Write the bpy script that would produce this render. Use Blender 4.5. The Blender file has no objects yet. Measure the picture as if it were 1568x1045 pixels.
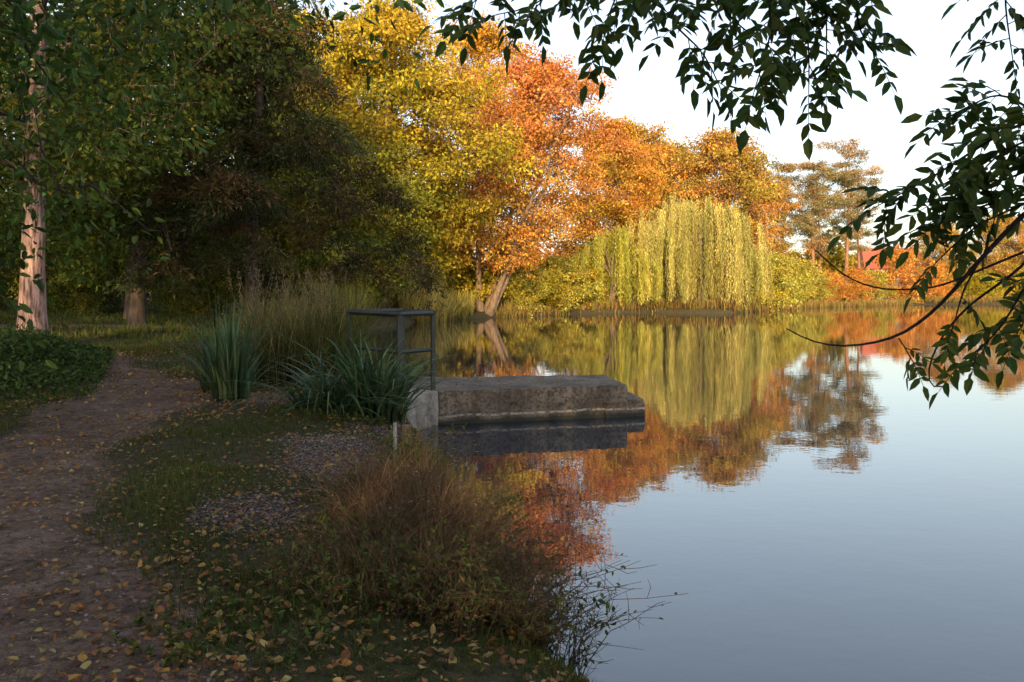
import bpy, math, numpy as np
from mathutils import Vector
rng = np.random.default_rng(7)
scene = bpy.context.scene
S = scene.collection

# ------------------------------------------------------------------ params
SUN_AZ = math.radians(2.5)      # light travels towards +Y, a little to +X
SUN_EL = math.radians(13.5)

# ------------------------------------------------------------------ mesh builder
class MB:
    def __init__(s): s.V=[];s.F=[];s.M=[];s.C=[];s.S=[];s.n=0
    def add(s,v,f,mat=0,col=(1,1,1),smooth=False):
        v=np.asarray(v,float).reshape(-1,3); f=np.asarray(f,int).reshape(-1,4)
        c=np.broadcast_to(np.asarray(col,float),(len(v),3))
        s.V.append(v);s.F.append(f+s.n);s.C.append(c)
        s.M.append(np.full(len(f),mat));s.S.append(np.full(len(f),smooth));s.n+=len(v)
    def mesh(s,name,mats):
        V=np.concatenate(s.V);F=np.concatenate(s.F);C=np.concatenate(s.C)
        me=bpy.data.meshes.new(name)
        me.vertices.add(len(V));me.vertices.foreach_set('co',V.ravel().astype(np.float32))
        me.loops.add(len(F)*4);me.loops.foreach_set('vertex_index',F.ravel().astype(np.int32))
        me.polygons.add(len(F));me.polygons.foreach_set('loop_start',(np.arange(len(F))*4).astype(np.int32))
        me.polygons.foreach_set('material_index',np.concatenate(s.M).astype(np.int32))
        me.polygons.foreach_set('use_smooth',np.concatenate(s.S).astype(bool))
        me.update(calc_edges=True)
        a=me.color_attributes.new('Col','FLOAT_COLOR','POINT')
        a.data.foreach_set('color',np.concatenate([C,np.ones((len(C),1))],1).ravel().astype(np.float32))
        for m in mats: me.materials.append(m)
        return me
def obj(name,me,loc=(0,0,0),rot=0,sc=1,parent=None):
    o=bpy.data.objects.new(name,me);o.location=loc;o.rotation_euler=(0,0,rot)
    o.scale=(sc,sc,sc) if not hasattr(sc,'__len__') else sc
    S.objects.link(o)
    if parent: o.parent=parent
    return o
def unit(v): return v/np.maximum(np.linalg.norm(v,axis=-1,keepdims=True),1e-9)

def tube(mb,P,R,k=6,mat=0,col=(1,1,1),cap=False):
    P=np.asarray(P,float);R=np.broadcast_to(np.asarray(R,float),(len(P),))
    T=unit(np.gradient(P,axis=0));ref=np.array([.31,.95,.05]) if abs(T[0][2])>.6 else np.array([.05,.1,1.])
    A=unit(np.cross(T,ref));B=np.cross(T,A);a=np.linspace(0,2*np.pi,k,endpoint=False)
    v=P[:,None]+R[:,None,None]*(A[:,None]*np.cos(a)[None,:,None]+B[:,None]*np.sin(a)[None,:,None])
    m=len(P);i=np.arange(m-1)[:,None]*k;j=np.arange(k)[None];j2=(j+1)%k
    f=np.stack([i+j,i+j2,i+k+j2,i+k+j],-1)
    mb.add(v,f,mat,col,True)
    if cap and k==4: mb.add(v[[0,-1]],[[3,2,1,0],[4,5,6,7]],mat,col)
    if cap and k==8:
        for q,s in ((v[-1],1),(v[0],-1)): mb.add(q,[[0,1,2,7],[7,2,3,6],[6,3,4,5]],mat,col)
def leaves(mb,c,ax,nr,L,W,col,mat=1,fine=False):
    ax=unit(ax);sd=unit(np.cross(nr,ax));n=np.cross(ax,sd);N=len(c)
    L=np.broadcast_to(L,(N,))[:,None];W=np.broadcast_to(W,(N,))[:,None];col=np.broadcast_to(col,(N,3))
    if fine:
        v=np.stack([c,c+ax*L*.28+sd*W*.48+n*W*.16,c+ax*L*.66+sd*W*.4+n*W*.1-n*L*.04,c+ax*L-n*L*.12,
                    c+ax*L*.66-sd*W*.4+n*W*.1-n*L*.04,c+ax*L*.28-sd*W*.48+n*W*.16],1)
        b=np.arange(N)[:,None]*6
        f=np.concatenate([b+np.array([[0,1,2,3]]),b+np.array([[0,3,4,5]])])
        mb.add(v,f,mat,np.repeat(col,6,0))
    else:
        v=np.stack([c,c+ax*L*.45+sd*W*.5+n*W*.12,c+ax*L,c+ax*L*.45-sd*W*.5+n*W*.12],1)
        f=np.arange(N*4).reshape(-1,4);mb.add(v,f,mat,np.repeat(col,4,0))
def blades(mb,P,h,w,bend,az,droop,col,k=4,mat=0,basedark=.5):
    n=len(P);t=np.linspace(0,1,k+1)[None,:,None]
    h=np.broadcast_to(h,(n,))[:,None,None];w=np.broadcast_to(w,(n,))[:,None,None]
    bend=np.broadcast_to(bend,(n,))[:,None,None];droop=np.broadcast_to(droop,(n,))[:,None,None]
    d=np.stack([np.cos(az),np.sin(az),0*az],-1)[:,None];a2=az+np.pi/2+rng.normal(0,.5,n)
    s=np.stack([np.cos(a2),np.sin(a2),0*az],-1)[:,None]
    p=P[:,None]+d*bend*t**1.8+np.array([0,0,1.])*(h*(t-droop*t**2.6))
    ww=w*(1-t**1.7*.94)*.5
    v=np.stack([p-s*ww,p+s*ww],2)  # n,k+1,2,3
    b=np.arange(n)[:,None]*(2*(k+1))+np.arange(k)[None]*2
    f=np.stack([b,b+1,b+3,b+2],-1)
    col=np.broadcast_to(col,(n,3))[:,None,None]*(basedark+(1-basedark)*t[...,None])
    mb.add(v,f,mat,np.broadcast_to(col,(n,k+1,2,3)).reshape(-1,3))
def sn(x,y,seed,sc):
    r=np.random.default_rng(seed);o=0
    for i in range(6):
        a=r.uniform(0,6.28);f=sc*r.uniform(.6,1.7);o=o+np.sin((x*np.cos(a)+y*np.sin(a))*f+r.uniform(0,6.28))
    return o/3.2

# ------------------------------------------------------------------ materials
def newmat(name):
    m=bpy.data.materials.new(name);m.use_nodes=True;nt=m.node_tree;nt.nodes.clear()
    return m,nt,nt.nodes.new('ShaderNodeOutputMaterial')
def N(nt,t,**k):
    n=nt.nodes.new(t)
    for a,b in k.items():
        if a in n.inputs: n.inputs[a].default_value=b
        else: setattr(n,a,b)
    return n
def mix(nt,f,a,b,mode='MIX'):
    n=nt.nodes.new('ShaderNodeMix');n.data_type='RGBA';n.blend_type=mode
    for s,v in ((0,f),(6,a),(7,b)):
        if isinstance(v,bpy.types.NodeSocket): nt.links.new(v,n.inputs[s])
        else: n.inputs[s].default_value=v if s==0 else (*v,1)
    return n.outputs[2]
def noise(nt,scale,detail=4,vec=None,rough=.6,sc=None):
    n=N(nt,'ShaderNodeTexNoise',Scale=scale,Detail=detail,Roughness=rough)
    if vec is None:
        vec=nt.nodes.new('ShaderNodeTexCoord').outputs['Object']
    if sc:
        mp=nt.nodes.new('ShaderNodeMapping');mp.inputs['Scale'].default_value=sc;nt.links.new(vec,mp.inputs[0]);vec=mp.outputs[0]
    nt.links.new(vec,n.inputs['Vector']);return n.outputs['Fac']
def ramp(nt,src,p0,p1,c0=(0,0,0),c1=(1,1,1)):
    r=nt.nodes.new('ShaderNodeValToRGB');e=r.color_ramp.elements
    e[0].position=p0;e[1].position=p1;e[0].color=(*c0,1);e[1].color=(*c1,1)
    nt.links.new(src,r.inputs[0]);return r.outputs[0]
def bump(nt,src,strength,dist):
    b=N(nt,'ShaderNodeBump',Strength=strength,Distance=dist);nt.links.new(src,b.inputs['Height']);return b.outputs[0]
def leafmat(name,trans=.35,rough=.5,spec=.3,cheap=False):
    m,nt,out=newmat(name)
    a=N(nt,'ShaderNodeAttribute',attribute_name='Col')
    if cheap: p=nt.nodes.new('ShaderNodeBsdfDiffuse')
    else:
        p=N(nt,'ShaderNodeBsdfPrincipled',Roughness=rough);p.inputs['Specular IOR Level'].default_value=spec
    nt.links.new(a.outputs[0],p.inputs[0])
    t=nt.nodes.new('ShaderNodeBsdfTranslucent')
    nt.links.new(a.outputs[0],t.inputs[0])
    mx=N(nt,'ShaderNodeMixShader');mx.inputs[0].default_value=trans
    nt.links.new(p.outputs[0],mx.inputs[1]);nt.links.new(t.outputs[0],mx.inputs[2]);nt.links.new(mx.outputs[0],out.inputs[0])
    return m
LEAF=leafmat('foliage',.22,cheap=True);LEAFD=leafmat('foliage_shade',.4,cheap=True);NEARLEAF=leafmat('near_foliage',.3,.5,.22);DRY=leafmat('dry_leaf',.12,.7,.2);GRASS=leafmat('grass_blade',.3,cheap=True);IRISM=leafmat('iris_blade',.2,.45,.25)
def barkmat(name,c0,c1,sc=6,vs=.3):
    m,nt,out=newmat(name)
    n=noise(nt,sc,6,sc=(1.6,1.6,vs),rough=.7);n2=noise(nt,sc*3,3)
    c=mix(nt,ramp(nt,n,.38,.62),c0,c1);c=mix(nt,.5,c,mix(nt,n2,(0.4,)*3,(1,1,1)),'MULTIPLY')
    p=N(nt,'ShaderNodeBsdfPrincipled',Roughness=.9)
    nt.links.new(c,p.inputs['Base Color']);nt.links.new(bump(nt,n,.9,.04),p.inputs['Normal']);nt.links.new(p.outputs[0],out.inputs[0])
    return m
BARK=barkmat('bark_dark',(.04,.028,.022),(.12,.088,.07));BARKW=barkmat('bark_warm',(.16,.10,.06),(.38,.26,.16))
BARKP=barkmat('bark_pine_red',(.2,.09,.045),(.42,.2,.1));BARKL=barkmat('bark_pale',(.07,.035,.028),(.60,.38,.32),8,.2)
TWIG=barkmat('bark_twig',(.015,.012,.01),(.04,.032,.027),20)

# ------------------------------------------------------------------ lake shore + terrain
LAKE=np.array([(60,-14),(30,-8),(8,-1.5),(3.8,1.4),(1.7,2.9),(.65,4.0),(.3,4.6),(.12,5.4),(-.3,6.8),(-.75,8.7),(-1.15,11.2),(-1.5,12.7),(-1.45,13.6),
 (-1.6,15.4),(-2.8,17.5),(-4.7,24),(-7,34),(-8,46),(-6.5,56),(-4.6,61.5),(-2,65.5),(2,70),(5.4,76),(13,81),(21,77.5),(25,84),(33,98),(44,113),
 (65,129),(110,134),(400,150),(400,-60)],float)
def sdist(x,y):
    shp=x.shape;p=np.stack([x.ravel(),y.ravel()],1);A=LAKE;B=np.roll(LAKE,-1,0)
    d=np.full(len(p),1e9);ins=np.zeros(len(p),bool)
    for a,b in zip(A,B):
        ab=b-a;t=np.clip(((p-a)@ab)/(ab@ab),0,1);q=a+t[:,None]*ab
        d=np.minimum(d,np.hypot(*(p-q).T))
        c=((a[1]>p[:,1])!=(b[1]>p[:,1]))&(p[:,0]<(b[0]-a[0])*(p[:,1]-a[1])/(b[1]-a[1]+1e-12)+a[0]);ins^=c
    return np.where(ins,-d,d).reshape(shp)
def zg(x,y,s=None):
    x=np.asarray(x,float);y=np.asarray(y,float)
    if s is None: s=sdist(x,y)
    z=np.where(s>0,.56*(1-np.exp(-np.maximum(s,0)/.45)),np.maximum(s*.8,-1.2))
    z=z+np.where(s>0,np.minimum(s,1)*(.035*sn(x,y,3,1.1)+.012*sn(x,y,4,4)),0)
    z=z+np.clip((s-14)*.012,0,1.2)
    return z
# path edges (world metres): near path, and the path crossing further back
def resamp(P,n):
    P=np.array(P,float);s=np.r_[0,np.cumsum(np.hypot(*np.diff(P,axis=0).T))];t=np.linspace(0,s[-1],n)
    return np.stack([np.interp(t,s,P[:,0]),np.interp(t,s,P[:,1])],1)
PLr=resamp([(-3.0,1.0),(-5.2,4.0),(-5.3,6.5),(-6.0,9.5),(-6.7,12),(-7.3,14.4),(-8.8,17.5),(-10.3,20),(-10.6,22)],240)
PRr=resamp([(-.5,1.0),(-1.1,3.7),(-2.3,5),(-3.3,6.6),(-4.1,8.6),(-4.4,10.5),(-4.5,12.6),(-5.6,14.6),(-8.0,17.5),(-9.6,20),(-10.4,22)],240)
PLr[:,0]+=.16*np.sin(PLr[:,1]*2.1)+.07*np.sin(PLr[:,1]*5.3);PRr[:,0]+=.14*np.sin(PRr[:,1]*2.7+1)+.07*np.sin(PRr[:,1]*6.1)
QL=resamp([(-60,37),(-40,36.5),(-28,36.3),(-19,35.8),(-13,35.6)],120);QR=resamp([(-60,40),(-40,39.2),(-28,39),(-19,38.5),(-13,37.8)],120)
def inpoly(x,y,Q):
    ins=np.zeros(x.shape,bool);A=Q;B=np.roll(Q,-1,0)
    for a,b in zip(A,B): ins^=((a[1]>y)!=(b[1]>y))&(x<(b[0]-a[0])*(y-a[1])/(b[1]-a[1]+1e-12)+a[0])
    return ins
PP1=np.concatenate([PLr[::2],PRr[::-2]]);PP2=np.concatenate([QL[::8],QR[::-8]])
def pathmask(x,y):
    m=np.zeros(x.shape)
    for dx,dy in ((0,0),(.25,0),(-.25,0),(0,.25),(0,-.25)): m+=(inpoly(x+dx,y+dy,PP1)|inpoly(x+dx,y+dy,PP2))/5
    return m
def gravmask(x,y):
    g=np.exp(-(((x+1.72)/.62)**2+((y-7.7)/1.8)**2)**1.5)+np.exp(-(((x+3.75)/.75)**2+((y-12.6)/.7)**2)**1.5)+.8*np.exp(-(((x+1.9)/.4)**2+((y-9.8)/1.2)**2))
    return np.clip(g*.95+.4*sn(x,y,11,3.2)*(g>.05),0,1)
xs=np.unique(np.concatenate([np.linspace(-400,-60,12),np.linspace(-60,-14,40),np.linspace(-14,3,240),np.linspace(3,60,60),np.linspace(60,400,20)]))
ys=np.unique(np.concatenate([np.linspace(-80,0,30),np.linspace(0,20,260),np.linspace(20,150,200),np.linspace(150,500,14)]))
X,Y=np.meshgrid(xs,ys);SD=sdist(X,Y);Z=zg(X,Y,SD)
ii=np.arange(len(ys)-1)[:,None]*len(xs);jj=np.arange(len(xs)-1)[None]
F=np.stack([ii+jj,ii+jj+1,ii+len(xs)+jj+1,ii+len(xs)+jj],-1)
mb=MB();PM=pathmask(X,Y);GM=gravmask(X,Y)*(SD>0)
mb.add(np.stack([X,Y,Z],-1),F,0,np.stack([PM,GM,np.clip(SD/.6,0,1)],-1).reshape(-1,3),True)
def groundmat():
    m,nt,out=newmat('ground_soil');tc=nt.nodes.new('ShaderNodeTexCoord').outputs['Object']
    a=N(nt,'ShaderNodeAttribute',attribute_name='Col');sp=nt.nodes.new('ShaderNodeSeparateColor');nt.links.new(a.outputs[0],sp.inputs[0])
    n1=noise(nt,1.3,5,tc);n2=noise(nt,14,5,tc);n3=noise(nt,70,3,tc);n4=noise(nt,4.5,6,tc,.7)
    dirt=mix(nt,ramp(nt,n1,.3,.7),(.19,.12,.09),(.37,.255,.20));dirt=mix(nt,.8,dirt,ramp(nt,n3,.3,.7,(.35,)*3,(1.2,)*3),'MULTIPLY')
    dirt=mix(nt,ramp(nt,n2,.48,.66),dirt,(.10,.066,.05));dirt=mix(nt,.75,dirt,ramp(nt,n4,.35,.6,(.5,.47,.44),(1.1,)*3),'MULTIPLY')
    soil=mix(nt,ramp(nt,n2,.35,.65),(.04,.042,.018),(.12,.085,.055))
    soil=mix(nt,ramp(nt,n3,.5,.75),soil,(.07,.085,.025))
    v=N(nt,'ShaderNodeTexVoronoi',Scale=42.0);nt.links.new(tc,v.inputs['Vector'])
    hs=N(nt,'ShaderNodeHueSaturation',Saturation=.12,Value=.36);nt.links.new(v.outputs['Color'],hs.inputs['Color'])
    gr=mix(nt,1.0,hs.outputs[0],(1,.80,.71),'MULTIPLY');gr=mix(nt,ramp(nt,v.outputs['Distance'],.3,.6),gr,(.05,.036,.03))
    gr=mix(nt,ramp(nt,n2,.52,.64),gr,(.10,.07,.055))
    def thr(s):
        ad=N(nt,'ShaderNodeMath',operation='ADD');nt.links.new(s,ad.inputs[0])
        mm=N(nt,'ShaderNodeMath',operation='MULTIPLY_ADD');nt.links.new(n2,mm.inputs[0]);mm.inputs[1].default_value=1.3;mm.inputs[2].default_value=-.65
        nt.links.new(mm.outputs[0],ad.inputs[1]);return ramp(nt,ad.outputs[0],.35,.65)
    c=mix(nt,thr(sp.outputs[0]),soil,dirt);c=mix(nt,thr(sp.outputs[1]),c,gr)
    p=N(nt,'ShaderNodeBsdfPrincipled',Roughness=.95)
    p.inputs['Specular IOR Level'].default_value=.15
    nt.links.new(c,p.inputs['Base Color'])
    hh=mix(nt,.5,n2,n3);nt.links.new(bump(nt,hh,1,.04),p.inputs['Normal']);nt.links.new(p.outputs[0],out.inputs[0]);return m
GM_=groundmat()
obj('ground',mb.mesh('ground',[GM_]))
def pathsheet(A,B,k):
    mb=MB();t=np.linspace(0,1,k)[None,:,None];P=A[:,None]*(1-t)+B[:,None]*t
    pz=zg(P[...,0],P[...,1])+.012-.03*(np.abs(t[...,0]-.5)*2)**6
    ii=np.arange(len(A)-1)[:,None]*k;jj=np.arange(k-1)[None]
    mb.add(np.concatenate([P,pz[...,None]],-1),np.stack([ii+jj,ii+jj+1,ii+k+jj+1,ii+k+jj],-1),0,np.stack([pathmask(P[...,0],P[...,1]),0*pz,0*pz+1],-1).reshape(-1,3),True)
    obj('dirt_path',mb.mesh('dirt_path',[GM_]))
pathsheet(PLr,PRr,30);pathsheet(QL,QR,10)

# ------------------------------------------------------------------ water
m,nt,out=newmat('lake_water');p=N(nt,'ShaderNodeBsdfPrincipled',Roughness=.006,IOR=1.95)
p.inputs['Base Color'].default_value=(.012,.028,.045,1)
a=noise(nt,1.8,3,sc=(1,1.2,1));b=noise(nt,9,2)
ad=N(nt,'ShaderNodeMath',operation='MULTIPLY_ADD');nt.links.new(b,ad.inputs[0]);ad.inputs[1].default_value=.12;nt.links.new(a,ad.inputs[2])
nt.links.new(bump(nt,ad.outputs[0],.3,.005),p.inputs['Normal']);nt.links.new(p.outputs[0],out.inputs[0])
mb=MB();mb.add([(-60,-60,0),(500,-60,0),(500,300,0),(-60,300,0)],[[0,1,2,3]])
obj('water',mb.mesh('water',[m]))

# ------------------------------------------------------------------ trees
def palcol(r,pal,n):
    pal=np.array(pal);i=r.integers(0,len(pal),n);j=r.integers(0,len(pal),n);f=r.random((n,1));return pal[i]*(1-f)+pal[j]*f
def envelope(kind,t):
    t=np.clip(t,0,1)
    if kind=='round': return np.sqrt(np.clip(1-(1.9*t-.9)**2,0.02,1))*.97+.03
    if kind=='tall': return np.clip(np.sin(np.pi*(t*.86+.1))**.7,.05,1)
    if kind=='cone': return .95*(1-t)**.8+.06
    if kind=='top': return np.clip(1-(1.6*t-.75)**2*.9,.1,1)
    return np.ones_like(t)
def tree(name,seed,H,cb,R,nc,nl,cr,ls,pal,bark=BARK,leafm=LEAF,tr=.3,lean=(0,0),kind='round',stems=1,asp=.55,top=None,flat=.6,droop=0,fine=False,fill=.45,twigs=0,stemdirs=None,var=.33):
    r=np.random.default_rng(seed);mb=MB();nodes=[];rad=[]
    ph=r.uniform(0,6.28,8)
    for s_ in range(stems):
        az=(stemdirs[s_] if stemdirs else r.uniform(0,6.28)) if stems>1 else 0;sp=(R*.55 if stems>1 else 0)
        zz=np.linspace(-.3,H*.86,14);tt=np.clip(zz/H,0,1)
        wob=.03*H*np.stack([np.sin(tt*5+ph[0]+s_),np.sin(tt*4+ph[1]+2*s_)],1)*tt[:,None]*.8
        P=np.concatenate([np.array(lean)[None]*tt[:,None]+wob+sp*tt[:,None]**.8*np.array([[np.cos(az),np.sin(az)]]),zz[:,None]],1)
        if stems>1: P[:,:2]+=np.array([np.cos(az),np.sin(az)])*.35
        rr=tr*(1-tt*.93)*(.75 if stems>1 else 1);rr[0]*=1.5;rr[1]*=1.1
        tube(mb,P,rr,10,0)
        for a_,b_ in zip(P[3:],rr[3:]): nodes.append(a_);rad.append(b_)
    t=r.random(nc);th=r.uniform(0,2*np.pi,nc);z=cb+(H-cb)*t
    lob=1+.24*np.sin(th*2+ph[2]+t*4)+.18*np.sin(th*3+ph[3]-t*7)+.14*np.sin(th*5+ph[4]+t*9)
    rr=R*envelope(kind,t)*lob*r.random(nc)**fill
    C=np.stack([rr*np.cos(th)+lean[0]*z/H,rr*np.sin(th)+lean[1]*z/H,z],1)
    o=np.argsort(rr/R+.3*t);C=C[o];t=t[o];rr=rr[o]
    for c in C:
        Nn=np.array(nodes);hd=np.hypot(Nn[:,0]-c[0],Nn[:,1]-c[1])
        d=np.linalg.norm(Nn-c,axis=1)+np.maximum(0,Nn[:,2]-c[2]+(.15*hd if not droop else -1.0))*1.6
        i=int(np.argmin(d));a=Nn[i];L=np.linalg.norm(c-a)
        s=np.linspace(0,1,5)[:,None];mid=np.array([0,0,(.14 if not droop else .2)*L])
        P=a*(1-s)+c*s+mid*(4*s*(1-s))*.6+r.normal(0,.04*L,(5,3))*np.sin(np.pi*s)
        r0=min(rad[i]*.7,.02+.018*L+.004*H/10);rs=np.linspace(r0,max(r0*.35,.006),5)
        tube(mb,P,rs,5,0)
        for q,w in zip(P[2:],rs[2:]): nodes.append(q);rad.append(w)
        for _ in range(twigs):
            e=c+r.normal(0,cr*.9,3)+np.array([0,0,cr*.6]);tube(mb,[c,(c+e)/2+r.normal(0,.08,3),e],[.018,.012,.005],4,0)
    sz=r.uniform(.45,1.5,nc);cnt=np.maximum((nl/nc*sz**2).astype(int),8)
    idx=np.repeat(np.arange(nc),cnt);n=len(idx)
    g=r.normal(0,1,(n,3));g=unit(g)*(r.random((n,1))**.6)*1.3
    # sub-sprays inside each clump so the edge is ragged
    sub=r.normal(0,.45,(nc*7,3));g=g*.55+sub[idx*7+r.integers(0,7,n)]
    pos=C[idx]+g*np.array([1,1,flat])*(cr*sz[idx])[:,None]*1.25
    if droop: pos[:,2]-=droop*np.linalg.norm(g[:,:2],axis=1)*cr
    cc=palcol(r,pal,nc)*np.exp(r.normal(0,.28,(nc,1)))
    if top is not None:
        f=np.clip((t-.25)/.6+r.normal(0,.22,nc),0,1)[:,None];cc=cc*(1-f)+palcol(r,top,nc)*np.exp(r.normal(0,.2,(nc,1)))*f
    col=cc[idx]*.65+palcol(r,pal if top is None else list(pal)+list(top),n)*.35
    col=np.minimum(col*np.exp(r.normal(0,var,(n,1))),.8)
    ax=unit(g*.7+r.normal(0,.7,(n,3))+np.array([0,0,-.35]));nr=unit(r.normal(0,1,(n,3))+np.array([0,0,.7]))
    l=ls*r.uniform(.7,1.3,n)
    leaves(mb,pos,ax,nr,l,l*asp,col,1,fine)
    return mb.mesh(name,[bark,leafm])
YEL=[(.50,.33,.025),(.40,.30,.025),(.28,.26,.025),(.54,.31,.035)]
YG=[(.22,.22,.025),(.31,.26,.025),(.16,.18,.025),(.35,.23,.03)]
ORG=[(.60,.23,.035),(.55,.30,.035),(.62,.19,.04),(.44,.28,.035)]
RED=[(.63,.18,.09),(.57,.13,.08),(.62,.23,.10),(.55,.23,.05)]
BRN=[(.44,.21,.07),(.37,.23,.065),(.30,.21,.055),(.47,.19,.07)]
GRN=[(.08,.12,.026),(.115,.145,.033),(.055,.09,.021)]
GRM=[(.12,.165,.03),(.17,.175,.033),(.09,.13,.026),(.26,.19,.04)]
def T(name,me,x,y,rot=0,sc=1,dz=0): return obj(name,me,(x,y,float(zg(np.array([x]),np.array([y]))[0])-.05+dz),rot,sc)

mp=tree('maple',1,21.5,3.0,7.2,300,66000,1.05,.28,YG,BARKW,tr=.42,top=YEL,kind='tall',twigs=2)
T('maple_tree',mp,-9.0,58)
T('maple_tree',mp,-17.5,70,2.2,1.15)
T('maple_tree',tree('maple_g',2,12,1.0,5.0,180,36000,.95,.24,GRM+YG[:1],BARK,tr=.25,top=YG,kind='round',twigs=1),-11,51)
T('cherry_tree',tree('cherry',3,20.6,4.0,7.2,300,54000,1.0,.26,[(.54,.30,.035),(.43,.31,.035),(.59,.25,.045)],BARKW,tr=.36,lean=(4.6,1.0),top=RED+ORG[:1],stems=4,kind='tall',twigs=3,fill=.5,stemdirs=[.1,1.4,3.0,5.6]),-2.2,66.6)
T('birch_tree',tree('birch',4,27,6,7.5,230,38000,1.1,.27,YEL+ORG[:1],BARKW,tr=.3,top=ORG[:2]+YEL[:1],kind='tall',twigs=5),-3,79)
T('beech_tree',tree('beech',5,20,2,6.4,210,38000,1.1,.3,ORG+YG,BARKW,tr=.3,top=ORG+RED[:1],kind='round',twigs=2),11.5,91)
brn=tree('oak_brown',6,21,3,7.2,240,44000,1.15,.34,BRN+ORG[:1]+YG[:2],BARKW,tr=.4,kind='round',twigs=2)
T('oak_tree',brn,27,106,0,1.02);T('oak_tree',brn,16,112,2,1.12);T('oak_tree',brn,34,117,4,.90);T('oak_tree',brn,23,121,3.3,1.08)
T('oak_tree',brn,74,141,1,.62);T('oak_tree',brn,86,143,3,.7);T('oak_tree',brn,97,146,5,.75);T('oak_tree',brn,112,150,5.5,.8)
def pine(name,seed,H,cb,R,n=17000):
    return tree(name,seed,H,cb,R,60,n,.95,.42,[(.26,.20,.08),(.38,.22,.10),(.18,.18,.07)],BARKP,tr=.34,kind='top',asp=.2,flat=.36,fill=.6)
pa=pine('pine_a',21,24.5,10,4.8);pb=pine('pine_b',22,21,8,4.2)
T('pine_tree',pa,52,127);T('pine_tree',pb,45.5,123);T('pine_tree',pb,42,127,2,1.02);T('pine_tree',pa,57,134,3,.86);T('pine_tree',pb,50,133,3.6,.9)
def shrub(name,seed,H,R,pal,nl=12000,ls=.24,nc=80,cr=.7,m=LEAF): return tree(name,seed,H,.3,R,nc,nl,cr,ls,pal,BARKW,m,tr=.08,kind='round',stems=3)
sy=shrub('shrub_yellow',31,5,3.2,[(.48,.36,.06),(.42,.34,.06),(.28,.27,.05)]);so=shrub('shrub_orange',32,6,4,[(.55,.22,.05),(.55,.29,.045),(.46,.18,.045)]);sg=shrub('shrub_green',33,4.5,3,YG+YEL[:1])
for i,(x,y,me,s) in enumerate([(28,91,sy,1.05),(32,100,sy,1.1),(36,107,sy,1.1),(42,115,sy,.9),(25,89,sg,1),(47,121,so,.7),(53,126,so,.8),(63,133,so,1.35),(70,135,so,.9),(78,136,sg,1),(88,137,sg,1.1),(98,138,so,.9),(110,140,sg,1.2),
      (1.5,73,sg,.9),(4,76,sy,.9),(.5,70.5,sy,.7),(6,79.5,sg,.9),(58,131,sy,.9),(-4,70,sg,1.1),(8,86,so,.8),(-8,68,sg,1.2)]):
    T('shrub',me,x,y,i*1.3,s)
def willow(name,seed,H,R,ns,pal,nh=20,tilt=.2):
    r=np.random.default_rng(seed);mb=MB()
    zz=np.linspace(-.3,H*.7,8);tube(mb,np.stack([.3*np.sin(zz*.5),.2*np.cos(zz*.4),zz],1),np.linspace(.45,.15,8),9,0)
    hth=np.arange(nh)*2.4+r.normal(0,.3,nh);hr=R*np.sqrt((np.arange(nh)+.3)/nh)*r.uniform(.75,1.08,nh)
    hz=H*np.clip(1.0-.42*(hr/R)**1.8+r.normal(0,.09,nh)-tilt*hr*np.cos(hth)/R,.3,1.02)
    H0=np.stack([hr*np.cos(hth),hr*np.sin(hth),hz],1)
    for e in H0:
        s=np.linspace(0,1,6)[:,None];P=np.array([.1,.1,H*.4])*(1-s)+e*s+np.array([0,0,1.4])*(4*s*(1-s))*.5;tube(mb,P,np.linspace(.13,.03,6),5,0)
    # bundles of strands hanging from arching limbs
    nb=nh*11;hi=np.arange(nb)%nh;q=r.random(nb)**.55;ta=r.uniform(0,6.28,nb);lr=R*.28
    B=np.stack([H0[hi,0]+lr*q*np.cos(ta),H0[hi,1]+lr*q*np.sin(ta),H0[hi,2]-q**2*lr*.8],1)
    lowb=np.where(r.random(nb)<.6,r.uniform(.1,.9,nb),r.uniform(.5,H*.55,nb));colb=palcol(r,pal,nb)*np.exp(r.normal(0,.22,(nb,1)))
    bi=r.integers(0,nb,ns);bx=B[bi,0]+r.normal(0,.17,ns);by=B[bi,1]+r.normal(0,.17,ns);top=B[bi,2]+r.normal(0,.3,ns)
    low=np.maximum(np.minimum(lowb[bi]+np.abs(r.normal(0,.8,ns)),top-1.0),.1)
    rad=np.hypot(bx,by);ux,uy=bx/(rad+.1),by/(rad+.1)
    L=top-low;cnt=np.maximum((L/.12).astype(int),3);idx=np.repeat(np.arange(ns),cnt)
    k=np.concatenate([np.arange(c)/c for c in cnt]);n=len(idx)
    out=(1-(1-k)**3)*(.5+r.normal(0,.2,nb)[bi[idx]])
    sw=.18*np.sin(k*4+bi[idx]*1.7)*k
    pos=np.stack([bx[idx]+ux[idx]*out+sw,by[idx]+uy[idx]*out+sw,top[idx]-k*L[idx]],1)+r.normal(0,.05,(n,3))
    col=colb[bi][idx]*np.exp(r.normal(0,.12,(ns,1)))[idx]*np.exp(r.normal(0,.25,(n,1)))
    ax=r.normal(0,.28,(n,3))+np.array([0,0,-1]);leaves(mb,pos,ax,r.normal(0,1,(n,3)),r.uniform(.2,.36,n),.06,col,1)
    return mb.mesh(name,[BARKW,LEAF])
WP=[(.48,.39,.11),(.40,.36,.09),(.53,.43,.13),(.31,.30,.08)]
T('willow_tree',willow('willow',41,11.6,6.8,2500,WP,26),19.3,84)
T('willow_tree',willow('willow_b',42,7.8,5.0,1400,[(.40,.36,.06),(.31,.31,.05),(.46,.39,.08)],14,-.1),10.0,82.3)

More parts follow.
